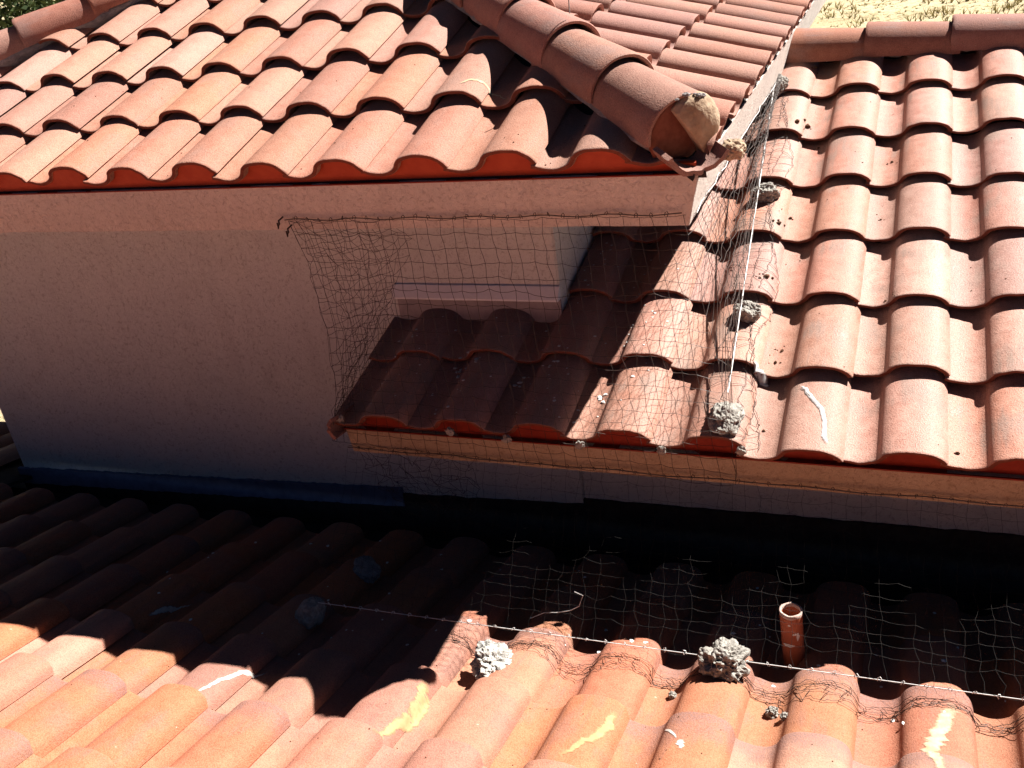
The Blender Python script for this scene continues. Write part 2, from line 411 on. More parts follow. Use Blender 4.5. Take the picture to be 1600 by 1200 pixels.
# red closure strip filling the rolls along each eave
def closure(name, roof, i0, i1, inset, drop, parent, hi=None, low=None, mat='closure'):
    v = []; f = []
    us = []
    for i in range(i0, i1):
        for k in range(24): us.append(i*roof.w+roof.w*k/24)
    us.append(i1*roof.w)
    if hi is not None: us = [u for u in us if u <= hi]
    for u in us:
        ul = (u/roof.w-math.floor(u/roof.w+1e-6))*.30
        h = prof_h(min(max(ul, .004), .299))*roof.zs-TH-ZREF+.003
        if low is not None and u > low: h = -.034
        for (d, z) in ((inset, h), (inset, -drop), (inset+.012, -drop), (inset+.012, h)): v.append(roof.at(u, d, z))
    for k in range(len(us)-1):
        for q in range(4):
            a = k*4+q; b = k*4+(q+1) % 4; f.append((a, b, b+4, a+4))
    me = mesh(name, v, f); bm = bmesh.new(); bm.from_mesh(me); bmesh.ops.recalc_face_normals(bm, faces=bm.faces); bm.to_mesh(me); bm.free()
    return part(name, me, M[mat], parent)
closure('eave_closure', RA, -6, 9, .022, .064, A_slope, hi=XC-.03+3.178, low=2.46)
closure('eave_closure', RB, 0, 17, .03, .05, B_slope)
# drip edge: thin dark strip between closure and fascia
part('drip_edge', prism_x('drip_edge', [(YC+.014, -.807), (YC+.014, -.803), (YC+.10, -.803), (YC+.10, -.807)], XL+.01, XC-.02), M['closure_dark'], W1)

# hip and ridge caps
def cap_mesh(seed, r0, r1, L=.43, th=.015):
    n = 22; v = []; f = []
    ys = [0, .005, .015, .14, .28, L]
    def ring(y, rr, k):
        for i in range(n+1):
            a = math.pi*(-.06+1.12*i/n)
            x = -math.cos(a)*rr*1.04; z = math.sin(a)*rr*.94
            w_ = noise.noise(Vector((x*7, y*6, seed*2.1)))*.004
            v.append((x*(1+w_*3), y+(noise.noise(Vector((i*.4, seed, 5)))*.005 if k < 3 else 0), z+w_))
    rad = lambda y: r0+(r1-r0)*y/L
    ring(0, rad(0)-.004, 0); ring(.005, rad(0)-.001, 1); ring(.015, rad(0), 2)
    for k in (3, 4, 5): ring(ys[k], rad(ys[k]), k)
    ring(L, r1-th, 5); ring(.14, rad(.14)-th, 4); ring(.005, rad(0)-th, 1); ring(0, rad(0)-th+.003, 0)
    N = n+1; rows = 10
    for r in range(rows):
        r2 = (r+1) % rows
        for i in range(n): f.append((r*N+i, r*N+i+1, r2*N+i+1, r2*N+i))
    for e in (0, n): f.append(tuple(r*N+e for r in range(rows)))
    me = mesh('cap', v, f, True); bm = bmesh.new(); bm.from_mesh(me); bmesh.ops.recalc_face_normals(bm, faces=bm.faces)
    for ed in bm.edges:
        if len(ed.link_faces) == 2 and ed.calc_face_angle() > R(38): ed.smooth = False
    bm.to_mesh(me); bm.free(); return me
def run_caps(name, parent, start, direc, side, n, expo, r0, r1, tilt=.045, seed=0, mat=None, lift=0.):
    d = Vector(direc).normalized(); x = Vector(side).normalized(); z = x.cross(d).normalized()
    if z.z < 0: x = -x; z = -z
    rr = random.Random(seed); out = []
    for k in range(n):
        me = cap_mesh(seed*7+k, r0*rr.uniform(.98, 1.02), r1)
        o = part(name, me, mat or M['cap'], parent)
        p = Vector(start)+d*(k*expo)+z*lift
        mw = Matrix(((x.x, d.x, z.x, p.x), (x.y, d.y, z.y, p.y), (x.z, d.z, z.z, p.z), (0, 0, 0, 1)))
        mw = mw @ Matrix.Rotation(-tilt+rr.gauss(0, .006), 4, 'X') @ Matrix.Rotation(rr.gauss(0, .012), 4, 'Z') @ Matrix.Rotation(rr.gauss(0, .02), 4, 'Y')
        o.matrix_basis = mw
        out.append(o)
    return out, d, x, z
hd = Vector((-1, 1, tA)).normalized()
caps, hdir, hx, hz = run_caps('hip_cap', W1, Vector((XC, YC, ZE+.035))+hd*.10, hd, (1, 1, 0), 6, .345, .122, .106, seed=3)
hl = Vector((1, 1, tA)).normalized()
run_caps('hip_cap', W1, Vector((XL, YC, ZE+.035))+hl*.10, hl, (1, -1, 0), 7, .36, .115, .10, seed=4)
def rough_bar(name, a, b, side, up, w, h, n, jit, mat, parent, seed=1):
    a = Vector(a); b = Vector(b); v = []; f = []; m = 9
    for k in range(n+1):
        p = a.lerp(b, k/n)
        for i in range(m):
            an = math.pi*i/(m-1)
            q = Vector(side)*(-math.cos(an)*w)+Vector(up)*(math.sin(an)*h)
            nn = noise.noise((p+q)*14+Vector((seed, 0, 0)))*jit+noise.noise((p+q)*40)*jit*.4
            v.append(p+q*(1+nn/max(w, .01)))
        v.append(p-Vector(up)*.09)
    M_ = m+1
    for k in range(n):
        for i in range(M_):
            A = k*M_+i; B = k*M_+(i+1) % M_; f.append((A, B, B+M_, A+M_))
    f.append(tuple(range(M_))); f.append(tuple(n*M_+i for i in range(M_)))
    me = mesh(name, v, f, True); bm = bmesh.new(); bm.from_mesh(me); bmesh.ops.recalc_face_normals(bm, faces=bm.faces); bm.to_mesh(me); bm.free()
    return part(name, me, mat, parent)
P0 = Vector((XC, YC, ZE))
rough_bar('mortar_bed', P0+hd*.16+Vector((0, 0, -.005)), P0+hd*2.6+Vector((0, 0, -.005)), hx, hz, .118, .055, 60, .012, M['bedding'], W1, 1)
PL = Vector((XL, YC, ZE))
rough_bar('mortar_bed', PL+hl*.16+Vector((0, 0, -.005)), PL+hl*2.9+Vector((0, 0, -.005)), Vector((1, -1, 0)).normalized(), Vector((1, -1, 0)).normalized().cross(hl)*-1 if Vector((1, -1, 0)).normalized().cross(hl).z < 0 else Vector((1, -1, 0)).normalized().cross(hl), .112, .05, 60, .012, M['bedding'], W1, 2)

# wall flashings, and a dark band for the shade below them
part('counter_flashing', prism_x('counter_flashing', [(WALL_Y-.003, -1.402), (WALL_Y-.012, -1.404), (WALL_Y-.046, -1.448), (WALL_Y-.046, -1.456), (WALL_Y-.004, -1.456)], -2.005, CX_+.004, 8, .001), M['white_metal'], wall1)
part('apron_flashing', prism_x('apron_flashing', [(WALL_Y-.003, -1.452), (WALL_Y-.011, -1.455), (WALL_Y-.014, -1.56), (WALL_Y-.003, -1.56)], -2.0, CX_+.002, 4, .001), M['lead'], wall1)
def ragged(name, x0, x1, zt0, zt1, zb, y, mat, parent, n=120, seed=1):
    v = []; f = []
    for k in range(n+1):
        t = k/n; x = x0+(x1-x0)*t
        zt = zt0+(zt1-zt0)*t+noise.noise(Vector((x*9, seed, 0)))*.010+noise.noise(Vector((x*40, seed, 3)))*.006
        zq = zb if zb < -2.5 else zt+zb
        v += [(x, y, zt), (x, y, zq), (x, y+.02, zq), (x, y+.02, zt)]
    for k in range(n):
        for q in range(4):
            a = k*4+q; b = k*4+(q+1) % 4; f.append((a, b, b+4, a+4))
    f.append((0, 1, 2, 3)); f.append(tuple(n*4+q for q in (3, 2, 1, 0)))
    me = mesh(name, v, f); bm = bmesh.new(); bm.from_mesh(me); bmesh.ops.recalc_face_normals(bm, faces=bm.faces); bm.to_mesh(me); bm.free()
    return part(name, me, mat, parent)
ragged('base_flashing_and_shade', CL-.03, -2.18, -2.572, -2.448, -.10, WALL_Y-.018, M['galv'], wall1)
ragged('shade_band', CL-.03, CX_, -2.60, -2.44, -2.95, WALL_Y-.012, M['deck'], wall1)  # added black band standing for the shade below the flashing

# ------------------------------------------------------------------ wing 2: right wing
W2 = empty('house_wing', 'right wing with pink sunlit terracotta roof running up to a straight ridge', 'house wing', (.8, 3.385, -5.2))
wall2 = part('wall', box_me('wall', CX_+.002, 3.2, WALL_Y+.002, 7.2, -5.2, -1.80, .004), M['stucco'], W2)
ragged('base_flashing_and_shade', CX_, 3.2, -2.41, -2.35, -2.95, WALL_Y-.013, M['deck'], wall2, seed=4)  # black strip painted in as the shade at this wall's foot
YR = 5.33; ZR = -1.709+(YR-2.76)*math.tan(pC)
C_slope = slope_deck('roof_slope', [(-2.0, 2.79, -1.70), (CX_, 2.79, -1.70), (3.3, 2.79, -1.70), (3.3, YR, ZR), (CX_, YR, ZR), (CX_, WALL_Y-.02, -1.70+(WALL_Y-2.81)*math.tan(pC)), (-2.0, WALL_Y-.02, -1.70+(WALL_Y-2.81)*math.tan(pC))], -.06, RC, W2)
back = part('rear_slope', prism_x('rear_slope', [(YR, ZR-.05), (YR+2.6, ZR-.85), (YR+2.6, ZR-.87), (YR, ZR-.07)], -.5, 3.3), M['deck'], W2)
cutsC = [((0, WALL_Y-.006, 0), Vector((0, 1, 0)), lambda i, j: i <= -4), ((0, YR-.02, 0), Vector((0, 1, 0)), None)]
cutsC2 = [((CX_+.01, 0, 0), Vector((-1, 0, 0)), lambda i, j: j >= 2 and i <= -3)]
RC.tiles(C_slope, M['tileC'], [(i, j) for j in range(7) for i in range(-5, 12) if not (j >= 2 and i < -3)], cutsC+cutsC2, 5, jit=1.7)
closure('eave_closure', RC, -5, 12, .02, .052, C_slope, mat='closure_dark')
fc = part('fascia', prism_x('fascia', [(2.775, -1.752), (2.795, -1.872), (2.86, -1.872), (2.86, -1.752)], -1.985, 3.3, 60, .0012), M['fasciaC'], W2)
part('soffit', box_me('soffit', -1.985, 3.3, 2.862, WALL_Y-.003, -1.872, -1.85, 0), M['stucco'], W2)
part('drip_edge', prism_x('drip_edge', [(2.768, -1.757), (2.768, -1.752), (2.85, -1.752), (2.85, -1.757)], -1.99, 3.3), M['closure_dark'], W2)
# dark end tile hanging at the eave's free end
def blob_me(name, r, sub, amp, freq, seed, sq=(1, 1, 1), flat=None, ridged=.5):
    bm = bmesh.new(); bmesh.ops.create_icosphere(bm, subdivisions=sub, radius=1)
    for v in bm.verts:
        d = v.co.normalized(); off = Vector((seed*3.1, seed*1.7, seed*.9))
        n1 = noise.noise(d*freq+off); n2 = noise.noise(d*freq*2.7+off); n3 = noise.noise(d*freq*6+off); n4 = noise.noise(d*freq*13+off)
        k = 1+amp*(n1*.8+n2*.42+n3*.22*ridged*2-abs(n2)*.3+n4*.07)
        p = d*k
        v.co = Vector((p.x*sq[0], p.y*sq[1], p.z*sq[2]))*r
        if flat is not None and v.co.z < -flat*r: v.co.z = -flat*r
    me = bpy.data.meshes.new(name); bm.to_mesh(me); bm.free()
    return me
run_caps('ridge_cap', W2, (-.635, YR-.005, ZR-.005), (1, .012, 0), (0, -1, 0), 10, .385, .128, .112, tilt=-.0+.04, seed=6)
for k in range(-1, 10):   # mortar plugs in the pans under the ridge
    me = blob_me('mortar_plug', .055, 3, .3, 2., 50+k, (1., .45, .75))
    p = RC.at(k*RC.w+.06, 0, 0); q = Vector((p.x, YR-.09, ZR+.0))
    o = part('mortar_plug', me, M['bedding'], W2); o.matrix_basis = Matrix.Translation(q)

# ------------------------------------------------------------------ wing 3: foreground roof
W3 = empty('house_wing', 'foreground wing whose orange tiled slope runs down into black shadow', 'house wing', (-1.2, 0, -5.2))
def Dz(y): return -2.131-(y-1.958)*math.tan(pD)
D_slope = slope_deck('roof_slope', [(-7.6, 3.0, Dz(3.0)), (-4.72, 3.0, Dz(3.0)), (3.4, 3.0, Dz(3.0)), (3.4, -2.4, Dz(-2.4)), (-7.6, -2.4, Dz(-2.4))], -.055, RD, W3)
def cellsD(j0, j1, i0, i1): return [(i, j) for j in range(j0, j1) for i in range(i0, i1)]
class RDm: pass
# the mirrored tile is placed by its far corner so that the profile reads left-to-right in the world
RD.tiles(D_slope, M['tileD'], cellsD(-3, 3, -13, 16)+[(i, j) for j in range(-6, -3) for i in range(-14, -8)], [((-4.685, 0, 0), Vector((1, 0, 0)), lambda i, j: j < -3)], 8, jit=1.2)
rest = RD.tiles(D_slope, M['tileD'], cellsD(3, 12, -13, 16), (), 9, joined=True)
ro = part('upper_tiles', rest, None, D_slope); tag(ro, kind='stuff')
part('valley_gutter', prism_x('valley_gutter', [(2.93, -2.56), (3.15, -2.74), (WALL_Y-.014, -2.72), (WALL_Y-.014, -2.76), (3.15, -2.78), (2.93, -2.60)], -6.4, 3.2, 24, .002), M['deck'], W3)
part('wall', box_me('wall', -7.4, 3.2, -2.2, 2.9, -5.2, -2.62, 0), M['stucco'], W3)
part('wall', prism_x('wall', [(3.38, -2.64), (4.1, -2.86), (4.1, -5.2), (3.38, -5.2)], -7.4, -4.668), M['stucco'], W3)
sl2 = slope_deck('roof_slope', [(-7.6, 2.9, Dz(2.9)), (-4.60, 2.9, Dz(2.9)), (-4.60, 3.38, Dz(3.38)), (-4.69, 3.38, Dz(3.38)), (-4.69, 4.15, Dz(4.15)), (-7.6, 4.15, Dz(4.15))], -.055, RD, W3)

# ------------------------------------------------------------------ details on the roofs
from mathutils.bvhtree import BVHTree
BVH = {}
def bvh(roof, slope):
    vv = []; ff = []
    for t in slope.children:
        if t.name.split('.')[0] not in ('tile', 'upper_tiles'): continue
        b0 = len(vv); mw = t.matrix_basis
        vv += [mw @ v.co for v in t.data.vertices]; ff += [tuple(b0+i for i in p.vertices) for p in t.data.polygons]
    BVH[roof] = BVHTree.FromPolygons(vv, ff)
for r_, s_ in ((RA, A_slope), (RB, B_slope), (RC, C_slope), (RD, D_slope)): bvh(r_, s_)
def on(roof, x, y, h=0.):
    """point on the roof's tiles above plan position x, y"""
    hit = BVH[roof].ray_cast(Vector((x, y, 3)), Vector((0, 0, -1)))
    if hit[0] is not None:
        n = hit[1] if hit[1].z > 0 else -hit[1]
        return hit[0]+(roof.N*.6+n*.4)*h
    if abs(roof.U.x) > .5:
        u = (x-roof.O.x)/roof.U.x; v = (y-roof.O.y)/roof.V.y
    else:
        u = (y-roof.O.y)/roof.U.y; v = (x-roof.O.x)/roof.V.x
    return roof.surf(u, v, h)
def lerp_path(pts, n):
    P = [Vector(p) for p in pts]; m = len(P)-1; out = []
    for k in range(n+1):
        t = k/n*m; i = min(int(t), m-1); out.append(P[i].lerp(P[i+1], t-i))
    return out
def ribbon(name, roof, path, width, mat, parent, n=44, seed=0, h=.0016, taper=True, thick=0.):
    """thin coat lying on the tiles along a plan path"""
    pts = lerp_path([(x, y, 0) for x, y in path], n); v = []; f = []; m = 7
    for k, p in enumerate(pts):
        a = pts[max(k-1, 0)]; b = pts[min(k+1, n)]; d = (b-a).normalized(); s = Vector((-d.y, d.x, 0))
        t = k/n; w = width*(.55+.45*math.sin(math.pi*min(1, t*1.15+.05)) if taper else 1)
        for q in range(m):
            e = (q/(m-1)-.5)*w*(1+.45*noise.noise(Vector((t*9, q*1.3, seed)))+.25*noise.noise(Vector((t*30, q*1.3, seed))))
            pp = p+s*e+s*(noise.noise(Vector((t*5, seed, 7)))*width*.3+noise.noise(Vector((t*22, seed, 3)))*width*.22)
            v.append(on(roof, pp.x, pp.y, h+thick*(1-abs(q/(m-1)-.5)*2)*(1+noise.noise(Vector((k*.9, q, seed))))))
    for k in range(n):
        for q in range(m-1): a = k*m+q; f.append((a, a+1, a+m+1, a+m))
    me = mesh(name, v, f, True); at = me.attributes.new('cover', 'FLOAT', 'POINT')
    for k in range(n+1):
        for q in range(m): at.data[k*m+q].value = math.sin(math.pi*q/(m-1))**.8*min(1, 6*k/n, 6*(1-k/n))
    return part(name, me, mat, parent)
ribbon('paint_streak', RD, [(-1.29, 1.915), (-1.265, 1.765), (-1.30, 1.60)], .040, M['yellow'], D_slope, seed=1)
ribbon('paint_streak', RD, [(-.70, 1.925), (-.715, 1.80), (-.79, 1.67)], .034, M['yellow'], D_slope, seed=2)
ribbon('paint_streak', RD, [(.185, 2.25), (.13, 2.07), (.115, 1.98), (.15, 1.88)], .055, M['pale_paint'], D_slope, seed=3)
ribbon('paint_streak', RD, [(-1.93, 1.63), (-1.90, 1.75), (-1.85, 1.875)], .016, M['lime'], D_slope, seed=4)
ribbon('paint_streak', RD, [(-2.49, 2.03), (-2.474, 2.136), (-2.445, 2.21)], .014, M['lime'], D_slope, seed=5)
ribbon('paint_streak', RD, [(-.56, 1.90), (-.53, 1.87), (-.51, 1.845)], .010, M['lime'], D_slope, seed=6)
ribbon('paint_mark', RA, [(-1.47, 3.15), (-1.44, 3.19), (-1.395, 3.215), (-1.34, 3.205), (-1.29, 3.165)], .014, M['pale_paint'], A_slope, seed=7)
ribbon('crack_sealant', RC, [(-.325, 3.045), (-.30, 3.02), (-.262, 2.956), (-.240, 2.93), (-.226, 2.87), (-.222, 2.80), (-.212, 2.765)], .017, M['seal'], C_slope, n=60, seed=8, taper=False, thick=.0035)
ribbon('crack_sealant', RC, [(-.488, 3.135), (-.46, 3.115), (-.43, 3.095)], .034, M['seal'], C_slope, n=16, seed=9, thick=.004)
ribbon('dropping_mark', RD, [(-.50, 1.84), (-.495, 1.82), (-.49, 1.80)], .024, M['lime'], D_slope, n=8, seed=10)

# nail sticking out of a hip cap
nv, nf = [], []; p = P0+hd*.78+Vector((0, 0, .17)); tube(nv, nf, [p, p+Vector((.003, 0, .085))], .0022, 5)
part('nail', mesh('nail', nv, nf), M['bedding'], W1)

# broken hip end: mortar dome, hollow behind it, curved shard and a chunk of bedding
he = P0+hd*.10+Vector((0, 0, .035))
def frame(o, x, y, z): return Matrix(((x.x, y.x, z.x, o.x), (x.y, y.y, z.y, o.y), (x.z, y.z, z.z, o.z), (0, 0, 0, 1)))
FR = frame(he, hx, hd, hz)
o = part('hip_end_hollow', blob_me('hip_end_hollow', .108, 3, .06, 1.5, 3, (1.0, .25, .92)), M['dark_inside'], W1); o.matrix_basis = FR @ Matrix.Translation((-.004, .022, -.005))
me = blob_me('hip_end_mortar', .1, 5, .09, 1.3, 12, (.95, .62, 1.10), ridged=.15)
bm = bmesh.new(); bm.from_mesh(me)
bmesh.ops.bisect_plane(bm, geom=bm.verts[:]+bm.edges[:]+bm.faces[:], plane_co=(-.035, 0, .02), plane_no=Vector((-.75, .0, -.55)).normalized(), clear_outer=True)
bmesh.ops.holes_fill(bm, edges=[e for e in bm.edges if e.is_boundary], sides=0); bmesh.ops.triangulate(bm, faces=[f for f in bm.faces if len(f.verts) > 4])
bm.to_mesh(me); bm.free()
for pl in me.polygons: pl.use_smooth = True
o = part('hip_end_mortar', me, M['mortar_beige'], W1); o.matrix_basis = FR @ Matrix.Translation((.026, .012, .0))
# grit crumbs along the cap's nose
for k in range(8):
    a = math.pi*rnd.uniform(.32, .66); me = blob_me('mortar_crumb', rnd.uniform(.003, .009), 3, .5, 2., 80+k, (1.4, 1, .7))
    o = part('mortar_crumb', me, M['bedding'], W1); o.matrix_basis = FR @ Matrix.Translation((-math.cos(a)*.118, -.004+rnd.uniform(-.006, .006), math.sin(a)*.112))
def shard_me(name, r, a0, a1, length, th, seed):
    v = []; f = []; n = 16; m = 6
    for side in (0, 1):
        for k in range(n+1):
            a = a0+(a1-a0)*k/n
            for q in range(m):
                rr = r-(th if side else 0)+noise.noise(Vector((k*.3, q*.5, seed)))*.003
                le = length*(1+.35*noise.noise(Vector((k*.35, seed, 2))))
                v.append((math.cos(a)*rr, (q/(m-1)-.5)*le+noise.noise(Vector((k*.5, seed, 9)))*.012, math.sin(a)*rr))
    S = (n+1)*m
    for k in range(n):
        for q in range(m-1):
            a = k*m+q; f.append((a, a+1, a+m+1, a+m)); f.append((S+a, S+a+m, S+a+m+1, S+a+1))
        for q in (0, m-1):
            a = k*m+q; f.append((a, a+m, S+a+m, S+a))
    for k in (0, n):
        for q in range(m-1): a = k*m+q; f.append((a, a+1, S+a+1, S+a))
    me = mesh(name, v, f, True); bm = bmesh.new(); bm.from_mesh(me); bmesh.ops.recalc_face_normals(bm, faces=bm.faces)
    for ed in bm.edges:
        if len(ed.link_faces) == 2 and ed.calc_face_angle() > R(38): ed.smooth = False
    bm.to_mesh(me); bm.free(); return me
o = link('tile_shard', shard_me('tile_shard', .125, R(205), R(325), .085, .016, 4), M['cap'])
o.matrix_world = FR @ Matrix.Translation((.0, -.055, .028)); tag(o, 'curved broken tile shard under the open end of the hip', 'tile shard')
o = link('mortar_lump', blob_me('mortar_lump', .038, 4, .35, 1.8, 21, (1.1, .9, .8)), M['mortar_beige'])
o.matrix_world = FR @ Matrix.Translation((.125, -.075, -.055)); tag(o, 'beige mortar chunk beside the broken hip end at the fascia corner', 'mortar lump')

# dark tile end hanging at the free left end of the right wing's eave
o = part('end_tile', shard_me('end_tile', .055, R(100), R(235), .16, .014, 9), M['cap'], C_slope)
o.matrix_basis = Matrix.Translation((-1.975, 2.80, -1.745)) @ Matrix.Rotation(R(-8), 4, 'X')

# ------------------------------------------------------------------ mortar lumps holding the nets
def lump(roof, x, y, r, sq, seed, label, mat='mortar', amp=.34, freq=1.7, sink=.30):
    p = on(roof, x, y, r*sq[2]*sink)
    o = link('mortar_lump', blob_me('mortar_lump', r, 5, amp, freq, seed, sq), M[mat]); o.location = p
    o.rotation_euler = (rnd.uniform(-.2, .2), rnd.uniform(-.2, .2), rnd.uniform(0, 6))
    return tag(o, label, 'mortar lump', 'mortar lumps pinning the bird nets')
LC = [lump(RC, -.627, 4.93, .058, (1., 1., .9), 31, 'grey mortar lump at the top end of the white cord below the ridge'),
      lump(RC, -.570, 4.08, .055, (1., .9, .85), 32, 'grey mortar lump second from the top along the white cord'),
      lump(RC, -.544, 3.37, .052, (1., 1., .85), 33, 'round grey mortar lump third from the top along the white cord'),
      lump(RC, -.535, 2.84, .060, (1.25, .85, .72), 34, 'broad grey mortar lump at the lower end of the white cord near the eave')]
LD = [lump(RD, -1.896, 2.185, .062, (1.05, .85, .75), 41, 'smooth grey mortar lump in the shadow at the left end of the long cable', amp=.2),
      lump(RD, -1.150, 2.085, .066, (1.0, 1.1, .62), 42, 'crumbly whitish mortar lump in a tile pan below the long cable', 'mortar_white', .5, 1.9),
      lump(RD, -.461, 2.24, .068, (1.05, .95, .95), 43, 'tall knobbly grey mortar lump on a tile crest beside the vent pipe', 'mortar', .5, 2.0),
      lump(RD, -1.905, 2.58, .06, (1.3, .8, .5), 44, 'flat mortar lump deep in the shadow above the left end of the cable', 'bedding')]
for (x, y, r, sd, lb) in ((-.302, 2.13, .018, 51, 'small mortar crumb in the pan right of the tall knobbly lump'), (-.262, 2.10, .012, 52, 'tiny mortar crumb nearest the foot of the vent pipe'),
                          (-.594, 2.135, .012, 53, 'tiny mortar crumb in the pan left of the tall knobbly lump')):
    o = link('mortar_crumb', blob_me('mortar_crumb', r, 4, .6, 2.2, sd), M['mortar']); o.location = on(RD, x, y, r*.5); tag(o, lb, 'mortar crumb')
for k, (x, z) in enumerate(((-1.984, -1.70), (-1.523, -1.722), (-1.301, -1.735), (-1.028, -1.738), (-.739, -1.734), (-.474, -1.712))):
    me = blob_me('mortar_drip', .016, 3, .6, 2., 60+k, (1.1, .7, 1.)); o = part('mortar_drip', me, M['mortar'], C_slope); o.matrix_basis = Matrix.Translation((x, 2.752, z))

# crumbs of dirt on the right wing, bird droppings in the shade
def scatter(name, roof, spots, mat, label, flat, sub=1):
    acc = bmesh.new()
    for k, (x, y, r) in enumerate(spots):
        me = blob_me('t', r, sub, .6, 2., k*.7, (1.2, 1, flat)); me.transform(Matrix.Translation(on(roof, x, y, r*flat*.35)) @ Matrix.Rotation(k*1.7, 4, 'Z')); acc.from_mesh(me); bpy.data.meshes.remove(me)
    me = bpy.data.meshes.new(name); acc.to_mesh(me); acc.free()
    return tag(link(name, me, mat), label, kind='stuff')
sp = []
for (x, y, r, n) in ((-.495, 3.909, .015, 4), (-.502, 3.577, .017, 6), (-.404, 3.252, .010, 4), (-.419, 3.187, .010, 4), (-.459, 4.678, .018, 3), (-.502, 4.629, .018, 2), (-.474, 5.20, .016, 3), (-.461, 4.013, .010, 3),
                     (-.084, 4.40, .009, 4), (-.40, 4.55, .008, 5), (-.11, 4.0, .007, 4), (-.07, 3.5, .007, 4), (-.42, 2.88, .008, 2), (.17, 2.83, .010, 2)):
    for q in range(n): sp.append((x+rnd.gauss(0, .020 if q else 0), y+rnd.gauss(0, .022 if q else 0), r*.72*(1 if q == 0 else rnd.uniform(.25, .6))))
for k in range(70): sp.append((rnd.uniform(-.75, .5), rnd.uniform(2.8, 5.2), rnd.uniform(.001, .003)))
scatter('dirt_crumbs', RC, sp, M['dirt'], 'dark brown dirt crumbs on the right roof', .8)
sp = [(rnd.uniform(-1.95, -.8), rnd.uniform(2.82, 3.33), rnd.choice((.003, .003, .004, .004, .005, .007))) for k in range(75)]
sp += [(rnd.uniform(-1.24, -.8), rnd.uniform(3.3, 3.8), rnd.uniform(.003, .006)) for k in range(30)]
for (x, y) in ((-1.62, 3.10), (-1.60, 3.09), (-1.36, 3.05), (-1.53, 3.08), (-1.22, 3.08), (-1.0, 3.0)):
    for q in range(4): sp.append((x+rnd.gauss(0, .015), y+rnd.gauss(0, .02), rnd.uniform(.006, .011)))
scatter('bird_droppings', RC, sp, M['dropping'], 'pale bird droppings on the shaded tiles under the net', .3)
sp = [(rnd.uniform(-2.8, .4), rnd.uniform(2.0, 2.9), rnd.uniform(.003, .008)) for k in range(70)]
scatter('bird_droppings', RD, sp, M['dropping'], 'pale bird droppings on the dark foreground tiles', .3)
sp = [(rnd.uniform(-2.5, .4), rnd.uniform(1.5, 2.3), rnd.uniform(.001, .0028)) for k in range(80)]
scatter('dirt_crumbs', RD, sp, M['dirt'], 'fine dark dirt crumbs on the foreground tiles', .8)
sp = [(rnd.uniform(-4, -.8), rnd.uniform(2.8, 3.5), rnd.uniform(.001, .003)) for k in range(80)]
sp = [q for q in sp if q[0]+q[1] < XC+YC-.15]
scatter('dirt_crumbs', RA, sp, M['dirt'], 'fine dark dirt crumbs on the upper roof', .8)

# ------------------------------------------------------------------ vent pipe
vp = empty('vent_pipe', 'short open red-brown vent pipe standing in the shadow by the cable', 'vent pipe', (-.285, 2.45, -2.36))
v = []; f = []; n = 24; prof = [(.0335, -.06), (.034, .10), (.0345, .262), (.0335, .268), (.030, .268), (.0295, .262), (.0295, -.02)]
for (r_, z) in prof:
    for k in range(n):
        a = 2*math.pi*k/n; bend = .010*(1-min(1, max(0, (z+.02)/.28)))**2*4
        v.append((math.cos(a)*r_+bend*.6, math.sin(a)*r_, z+noise.noise(Vector((math.cos(a)*2, math.sin(a)*2, z*9)))*.002))
for r_ in range(len(prof)-1):
    for k in range(n): f.append((r_*n+k, r_*n+(k+1) % n, (r_+1)*n+(k+1) % n, (r_+1)*n+k))
o = link('shaft', mesh('shaft', v, f, True), M['pipe'], vp)
v = []; f = []
for (r_, z) in ((.0352, .258), (.0352, .2705), (.0290, .2705), (.0290, .258)):
    for k in range(n): a = 2*math.pi*k/n; v.append((math.cos(a)*r_, math.sin(a)*r_, z+.0012*math.sin(a*5)))
for r_ in range(3):
    for k in range(n): f.append((r_*n+k, r_*n+(k+1) % n, (r_+1)*n+(k+1) % n, (r_+1)*n+k))
link('rim', mesh('rim', v, f, True), M['pipe_rim'], vp)
for k, (a0, z, wd, hh) in enumerate(((-1.75, .155, .55, .012), (-1.2, .20, .25, .008), (-1.4, .06, .4, .008), (-1.7, .235, .12, .008), (-.9, .19, .15, .03))):
    v = []; f = []
    for q in range(9):
        a = a0+wd*(q/8-.5)*2
        for e in (-1, 1): v.append((math.cos(a)*.0351+.003, math.sin(a)*.0351, z+e*hh*(.4+.6*abs(noise.noise(Vector((q*.7, k, e)))))*math.sin(math.pi*(q+.5)/9)))
    for q in range(8): f.append((q*2, q*2+2, q*2+3, q*2+1))
    link('paint_smear', mesh('paint_smear', v, f), M['dropping'], vp)

